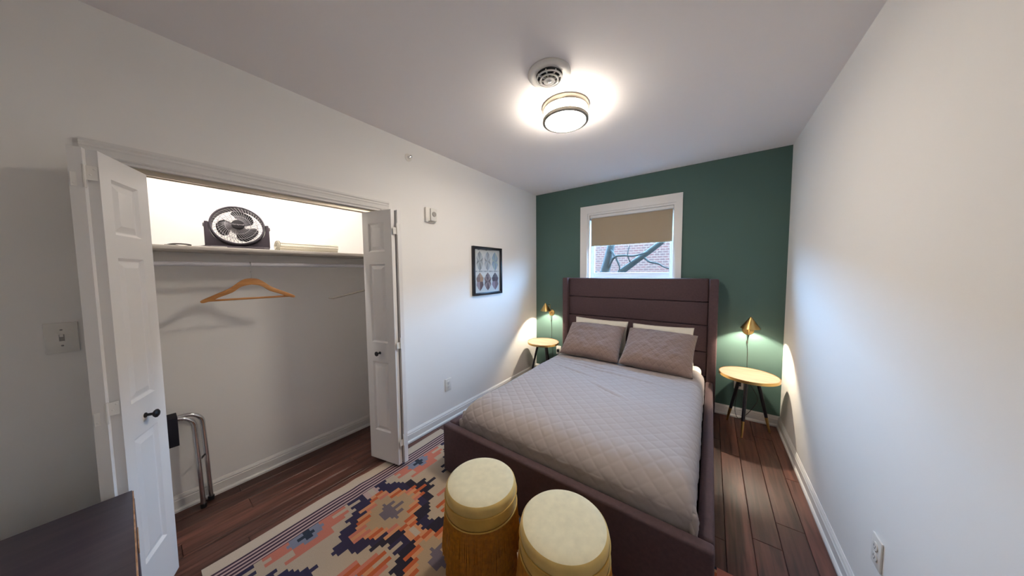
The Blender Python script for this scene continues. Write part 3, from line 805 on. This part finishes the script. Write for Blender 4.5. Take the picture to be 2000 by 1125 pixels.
# ---- framed print on left wall
pf = thing('framed_print', 'small black framed art print hanging on left wall', 'picture', (XL, 2.268, 1.415))
hw_, hh_ = .236, .256
for args in ((-hw_, -hw_+.026, -hh_, hh_), (hw_-.026, hw_, -hh_, hh_), (-hw_+.026, hw_-.026, hh_-.026, hh_), (-hw_+.026, hw_-.026, -hh_, -hh_+.026)):
    MB().box(.002, .030, *args).build('frame_bar', 'blackframe', pf, bevel=.0015)
def art():
    vs, fs, cs = [], [], []
    def poly(pts, c, d):
        o = len(vs); vs.extend([(d, y, z) for y, z in pts]); fs.append(tuple(range(o, o+len(pts)))); cs.append((*lin(c), 1))
    W_, H_ = hw_-.026, hh_-.026
    poly([(-W_, -H_), (W_, -H_), (W_, H_), (-W_, H_)], 'd9d8da', .012)
    rg = random.Random(5)
    def gem(cy, cz, w2, h2, tones, d=.0126):
        pts = [(0, h2), (w2*.55, h2*.72), (w2, h2*.35), (w2*.8, 0), (w2, -h2*.35), (w2*.5, -h2*.75), (0, -h2), (-w2*.5, -h2*.75), (-w2, -h2*.35), (-w2*.8, 0), (-w2, h2*.35), (-w2*.55, h2*.72)]
        n = len(pts)
        for i in range(n):
            a, b_ = pts[i], pts[(i+1) % n]
            poly([(cy, cz), (cy+a[0], cz+a[1]), (cy+b_[0], cz+b_[1])], tones[(i*5+i//3) % len(tones)], d)
    for i, cy in enumerate((-.125, 0, .125)):
        gem(cy, .105, .052, .105, [['9aa2ac', 'b9bec4', '83868c', 'a7b0b6'], ['8e9298', 'bcc0c8', 'a0a8b8', 'c9ccd0'], ['9fb4b4', '8fa8c0', '7d94b4', 'a8c0a8']][i])
        gem(cy, -.115, .056, .098, [['b98f70', '6b4a44', 'a89094', '8a6a60', 'c0a8a4'], ['7a5a56', 'a08480', '5c403e', 'b49c98'], ['5f4448', '85686c', '9a8290', '4a3438', 'a898a4']][i])
    for i in range(14):
        y = -.19+i*.0275; poly([(y, -.010), (y+.02, -.010), (y+.02, .002), (y, .002)], ['8a8e98', 'b0b4bc', '6d6f7a'][i % 3], .0128)
    poly([(-.17, .222), (.06, .222), (.06, .2235), (-.17, .2235)], '8c8c90', .0128)
    for y in (-.14, -.02): poly([(y-.022, .219), (y+.022, .219), (y, .228)], '5c5c62', .0130)
    me = bpy.data.meshes.new('art_print'); me.from_pydata(vs, [], fs); setcol(me, cs); me.materials.append(M['print'])
    link('art_print', me, pf)
art()
MB().box(.001, .008, -hw_+.005, hw_-.005, -hh_+.005, hh_-.005).build('backing_board', 'black', pf)
MB().box(.0155, .017, -hw_+.026, hw_-.026, -hh_+.026, hh_-.026).build('glazing', 'glass', pf)

# ---- roller blind
rb = thing('roller_blind', 'tan roller blind half lowered in the window', 'blind', ((WX0+WX1)/2, YB, 0))
hb = (WX1-WX0)/2-.022
MB().box(-hb, hb, .012, .060, 2.052, 2.083).build('head_rail', 'trim', rb, bevel=.006)
b = MB(); b.tube([(-hb+.006, .036, 2.060), (hb-.006, .036, 2.060)], .015, 16); b.build('roller_tube', 'nickel', rb, smooth=True)
MB().box(-hb+.012, hb-.012, .0335, .0350, 1.722, 2.062).build('blind_fabric', 'shade', rb)
MB().box(-hb+.012, hb-.012, .030, .0385, 1.710, 1.724).build('bottom_bar', 'shade', rb, bevel=.002)
for s in (-1, 1): MB().box(s*hb-.003, s*hb+.003, .010, .062, 2.030, 2.084).build('bracket', 'cord', rb)

# ================================================================== CLOSET CONTENT
sh = thing('closet_shelf', 'white closet shelf board with a wall cleat above the clothes rod', 'shelf')
SZ = 1.553
MB().box(CX, -2.225, CY0, CY1, SZ-.020, SZ).build('shelf_board', 'shelfpaint', sh, bevel=.002)
MB().box(CX, CX+.020, CY0, CY1, SZ-.078, SZ-.020).build('wall_cleat', 'trim', sh, bevel=.003)
for y0, y1 in ((CY0, CY0+.02), (CY1-.02, CY1)): MB().box(CX+.02, -2.24, y0, y1, SZ-.078, SZ-.020).build('end_cleat', 'shelfpaint', sh, bevel=.003)
ro = tag(MB().tube([(-2.285, CY0+.021, 1.459), (-2.285, CY1-.021, 1.459)], .0125, 20).build('closet_rod', 'rod', smooth=True), 'white clothes rod running under the closet shelf', 'rod')

# closet lamp above the opening, behind the header
lt = thing('closet_light', 'tube light fixed over the closet opening on the inside', 'light', (X0, .55, 2.26))
MB().box(-.045, -.002, -.33, .33, -.02, .06).build('fixture_body', 'plastic', lt, bevel=.004)
b = MB(); b.tube([(-.062, -.30, .0), (-.062, .30, .0)], .013, 12); b.build('tube_lamp', 'tube', lt, smooth=True)

# ---- fan
def fan():
    t = thing('desk_fan', 'black and grey round desk fan on closet shelf', 'fan', (-2.335, .385, SZ), R(-10))
    # local: x forward, y across, z up
    zc, rr = .134, .116
    Th = T3(0, 0, zc) @ RY(R(-12))       # head tilted upward
    Tf = Th @ RY(R(90))                  # lathe z -> forward
    # base: low curved foot with two upright cheeks
    b = MB(); pts = [(-.075, -.136), (.055, -.136), (.075, -.11), (.075, .11), (.055, .136), (-.075, .136)]
    b.prism(pts, 2, .0, .013); b.build('base', 'fanbase', t, bevel=.004)
    arc = [((rr+.0065)*math.cos(q), zc+(rr+.0065)*math.sin(q)) for q in [R(8)-R(196)*i/28 for i in range(29)]]
    b = MB(); b.prism([(-.139, .010), (.139, .010), (.139, .12), (.136, zc+.018)]+arc+[(-.136, zc+.018), (-.139, .12)], 0, -.034, .040); b.build('cradle', 'fanbase', t, bevel=.002)
    for s in (-1, 1):
        b = MB(); b.lathe([(.012, 0), (.012, .005), (.009, .007)], 18, T3(0, s*.138, zc) @ RX(R(-90*s))); b.build('pivot_knob', 'fanplastic', t)
    b = MB(); b.lathe([(rr-.006, .030), (rr-.002, .036), (rr+.003, .034), (rr+.005, .026), (rr+.004, -.020), (rr-.000, -.030), (rr-.006, -.030), (rr-.001, -.020), (rr-.001, .024)], 64, Tf, cap0=False, cap1=False)
    b.f += [(i, (i+1) % 64, 8*64+(i+1) % 64, 8*64+i) for i in range(64)]
    b.build('shroud_ring', 'fanplastic', t, smooth=True)
    g = MB()
    for i in range(44):        # curved spiral wires, front
        a = 2*math.pi*i/44; P = []
        for k in range(6):
            q = k/5; r_ = .026+(rr-.034)*q; an = a+.55*q; P.append((r_*math.cos(an), r_*math.sin(an), .040-.008*q))
        g.tube(P, .0011, 4, T=Tf)
    for r_ in (.055, .085): g.tube([(r_*math.cos(2*math.pi*i/40), r_*math.sin(2*math.pi*i/40), .037) for i in range(40)], .0011, 4, True, T=Tf)
    tag(g.build('front_grille', 'fanwire', t), kind='stuff')
    g = MB()
    for i in range(28):
        a = 2*math.pi*i/28; g.tube([(.02*math.cos(a), .02*math.sin(a), -.045), ((rr-.008)*math.cos(a-.3), (rr-.008)*math.sin(a-.3), -.038)], .0011, 4, T=Tf)
    for r_ in (.06, .09): g.tube([(r_*math.cos(2*math.pi*i/40), r_*math.sin(2*math.pi*i/40), -.042) for i in range(40)], .0011, 4, True, T=Tf)
    tag(g.build('rear_grille', 'fanwire', t), kind='stuff')
    MB().lathe([(.012, .036), (.029, .038), (.029, .044), (.026, .047), (.002, .048)], 32, Tf).build('hub_cap', 'blade', t, smooth=True)
    MB().lathe([(.030, -.066), (.034, -.045), (.026, -.02), (.022, .03)], 28, Tf).build('motor_housing', 'blade', t, smooth=True)
    for i in range(3):
        a0 = 2*math.pi*i/3+.35; vs, fs = [], []; nr, na = 8, 8
        for j in range(nr+1):
            q = j/nr; r_ = .018+.076*q
            half = (.36+.42*math.sin(math.pi*min(1, q*.62+.1)))*(1-.35*max(0, q-.8)/.2)
            for k in range(na+1):
                an = a0+.45*q+half*(2*k/na-1); vs.append((r_*math.cos(an), r_*math.sin(an), .006+.016*(2*k/na-1)))
        for j in range(nr):
            for k in range(na): p = j*(na+1)+k; fs.append((p, p+1, p+na+2, p+na+1))
        bl = MB().add(vs, fs, Tf).build('blade', 'blade', t, smooth=True)
        s = bl.modifiers.new('thickness', 'SOLIDIFY'); s.thickness = .002
    cu = bpy.data.curves.new('lettering', 'FONT'); cu.body = 'Honeywell'; cu.size = .0125; cu.align_x = 'CENTER'; cu.align_y = 'CENTER'; cu.extrude = .0003
    tmp = bpy.data.objects.new('tmp', cu); COL.objects.link(tmp)
    me = bpy.data.meshes.new_from_object(tmp.evaluated_get(bpy.context.evaluated_depsgraph_get())); bpy.data.objects.remove(tmp)
    me.materials.clear(); me.materials.append(M['silver_ink'])
    lo = link('lettering', me, t)      # text x -> local y, text y -> local z
    lo.matrix_local = Th @ T3(.0484, 0, 0) @ Matrix(((0, 0, 1, 0), (1, 0, 0, 0), (0, 1, 0, 0), (0, 0, 0, 1)))
    P = bez([(-.02, -.13, .02), (.03, -.155, .006), (.095, -.10, .004), (.098, -.05, .003), (.090, -.125, .003), (.05, -.19, .003), (.0, -.21, .003), (-.03, -.17, .003)], 8)
    MB().tube(P, .003, 6).build('power_cord', 'cord', t, smooth=True)
fan()
# ---- rolled towel / mat
def towel():
    t = thing('folded_mat', 'cream ribbed mat folded into a flat roll on closet shelf', 'mat', (-2.36, .745, SZ), R(2))
    b = MB(); n = 60; prof_ = []
    W2, H2 = .060, .034
    for i in range(n):
        a = 2*math.pi*i/n; rib = 1+.035*math.cos(a*15)
        prof_.append((W2*math.copysign(abs(math.cos(a))**.75, math.cos(a))*rib, H2+.001+H2*math.copysign(abs(math.sin(a))**.75, math.sin(a))*(rib if math.sin(a) > -.8 else 1)))
    vs, fs = [], []; m_ = 26
    for j in range(m_+1):
        y = -.175+.35*j/m_; k = 1-.02*noise.noise((y*20, 1, 1))
        for (x, z) in prof_: vs.append((x*k, y+.004*noise.noise((x*60, z*60, 2)), max(.001, z*(1+.03*noise.noise((y*15, x*10, 5))))))
    for j in range(m_):
        for i in range(n): k = (i+1) % n; fs.append((j*n+i, j*n+k, (j+1)*n+k, (j+1)*n+i))
    fs += [tuple(reversed(range(n))), tuple(m_*n+i for i in range(n))]
    b.add(vs, fs); b.build('mat_body', 'towel', t, smooth=True)
    for e in (-1, 1):
        P = []
        for i in range(70):
            q = i/69; a = 2*math.pi*3.2*q; P.append((W2*(.15+.75*q)*math.cos(a), e*.176, H2+.001+H2*(.1+.78*q)*math.sin(a)))
        MB().tube(P, .0028, 5).build('rolled_edge', 'towel', t, smooth=True)
towel()
# ---- small things on shelf
MB_ = MB(); MB_.tube(bez([(-2.30, .10, SZ+.004), (-2.33, .13, SZ+.008), (-2.35, .16, SZ+.004), (-2.33, .19, SZ+.010), (-2.30, .17, SZ+.012), (-2.31, .13, SZ+.012), (-2.34, .11, SZ+.006), (-2.37, .16, SZ+.004), (-2.34, .215, SZ+.004)], 7), .0035, 6)
tag(MB_.build('coiled_cable', 'darkcord', smooth=True), 'short dark cable coiled on the left of the closet shelf', 'cable')
pp = MB(); vs, fs = [], []
for i in range(13):
    for j in range(9):
        x = -2.47+.10*j/8; y = .10+.16*i/12; vs.append((x, y, SZ+.0015+.010*abs(noise.noise((x*14, y*14, 2)))))
fs = [(i*9+j, (i+1)*9+j, (i+1)*9+j+1, i*9+j+1) for i in range(12) for j in range(8)]
po_ = pp.add(vs, fs).build('paper_sheet', 'paper', smooth=True); po_.modifiers.new('thickness', 'SOLIDIFY').thickness = .0006
tag(po_, 'crumpled white paper sheet on the left of the closet shelf', 'paper')

# ---- hangers
def hanger(name, loc, rz, m, label, w2=.213, thick=.010):
    t = thing(name, label, 'hanger', loc, rz, 'closet hangers')
    # local: y across, z up, 0 at rod centre line
    pts_t = [(0, -.083), (.03, -.088), (.055, -.105), (.095, -.140), (.15, -.170), (w2-.008, -.200), (w2, -.212), (w2-.012, -.217)]
    pts_b = [(w2-.05, -.203), (.14, -.190), (.085, -.165), (.045, -.133), (0, -.122)]
    half = [tuple(p[:2]) for p in bez([(a, c, 0) for a, c in pts_t+pts_b], 4)]
    poly = half+[(-a, c) for a, c in reversed(half[1:-1])]
    b = MB(); b.prism(poly, 0, -thick, thick); b.build('shoulder', m, t, bevel=.003)
    b = MB(); b.tube([(0, -w2+.018, -.206), (0, w2-.018, -.206)], .0058, 12); b.build('trouser_bar', m, t, smooth=True)
    rr = .0155
    hk = [(0, 0, -.086), (0, 0, -.055), (.006, 0, -.034)]+[(rr*math.cos(a), 0, rr*math.sin(a)) for a in [R(-58)+R(225)*i/16 for i in range(17)]]
    b = MB(); b.tube(bez(hk, 3), .0019, 8); b.build('hook', 'chrome', t, smooth=True)
hanger('wood_hanger', (-2.285, .418, 1.459), R(0), 'hanger', 'honey wood clothes hanger with bar hanging in mid closet')
ph = thing('trouser_hanger', 'pale grey trouser hanger partly hidden by the right closet door', 'hanger', (-2.285, 1.135, 1.459), 0, 'closet hangers')
MB().tube([(0, -.300, -.240), (0, -.27, -.243), (0, 0, -.190), (0, .235, -.150)], [.004, .007, .008, .006], 10)  .build('arm', 'palegrey', ph, smooth=True)
hk_ = [(0, 0, -.192), (0, 0, -.055), (.006, 0, -.034)]+[(.0155*math.cos(a), 0, .0155*math.sin(a)) for a in [R(-58)+R(225)*i/16 for i in range(17)]]
MB().tube(bez(hk_, 3), .0019, 8).build('hook', 'chrome', ph, smooth=True)

# ---- folded luggage rack
def rack():
    t = thing('luggage_rack', 'folded chrome tube luggage rack with navy strap leaning in closet', 'luggage rack')
    def U(xt, xb, yR, yL, zt, name):
        r = .07; P = [(xb, yR+.012, .008)]
        P.append((xb+(xt-xb)*.5, yR+.006, .3))
        for i in range(9):
            a = R(90)*i/8; P.append((xt, yR-r+r*math.cos(a), zt-r+r*math.sin(a)))
        for i in range(9):
            a = R(90)+R(90)*i/8; P.append((xt, yL+r+r*math.cos(a), zt-r+r*math.sin(a)))
        P.append((xb+(xt-xb)*.5, yL-.006, .3)); P.append((xb, yL-.012, .008))
        f_ = MB().tube(P, .0115, 14).build(name, 'chrome', t, smooth=True)
        for y in (yR+.012, yL-.012): MB().lathe([(.0145, 0), (.0145, .022), (.012, .026)], 14, T3(xb, y, .0008)).build('rubber_foot', 'black', f_)
    U(-2.445, -2.437, .160, -.20, .578, 'front_frame'); U(-2.497, -2.488, .197, -.17, .570, 'rear_frame')
    b = MB(); b.tube([(-2.44, .166, .29), (-2.492, .2, .30)], .005, 10); b.tube([(-2.44, -.206, .29), (-2.492, -.176, .30)], .005, 10); b.build('pivot_pin', 'black', t)
    for y in (.055, -.12):
        b = MB(); b.box(-2.520, -2.422, y-.045, y+.045, .5895, .5935); b.box(-2.4265, -2.4225, y-.045, y+.045, .43, .592); b.box(-2.5165, -2.5125, y-.045, y+.045, .45, .592); b.build('strap', 'navyfab', t, bevel=.0015)
rack()

# ---- dresser in the near corner
def dresser():
    ang = math.atan2(.010, .587)
    t = thing('dresser', 'low espresso dresser with worn edge in the near left corner', 'dresser', (-1.700, -.047, 0), ang)
    L_, D_, H_ = 1.0, .46, .612      # local: x along the front, -y to the back
    MB().box(0, L_, -D_, .0, H_-.024, H_).build('top_board', 'dresser', t, bevel=.0015)
    MB().box(.004, L_-.004, .0002, .0030, H_-.023, H_-.002).build('worn_front_edge', 'rawwood', t)
    b = MB(); b.box(.004, .022, -D_, -.014, .0, H_-.0245); b.build('side_panel', 'dresser', t)
    b = MB(); b.box(L_-.022, L_-.004, -D_, -.014, .0, H_-.0245); b.build('side_panel', 'dresser', t)
    MB().box(.022, L_-.022, -D_, -D_+.01, .05, H_-.0245).build('back_panel', 'dresser', t)
    MB().box(.022, L_-.022, -D_+.01, -.03, .05, .066).build('bottom_board', 'dresser', t)
    for i, (z0, z1) in enumerate(((.06, .318), (.325, .582))):
        for x0, x1 in ((.006, L_/2-.003), (L_/2+.003, L_-.006)):
            d = MB().box(x0, x1, -.0135, .004, z0, z1).build('drawer_front', 'dresser', t, bevel=.0015)
            MB().box((x0+x1)/2-.06, (x0+x1)/2+.06, .0042, .007, z1-.030, z1-.012).build('finger_pull', 'rawwood', d, bevel=.001)
dresser()
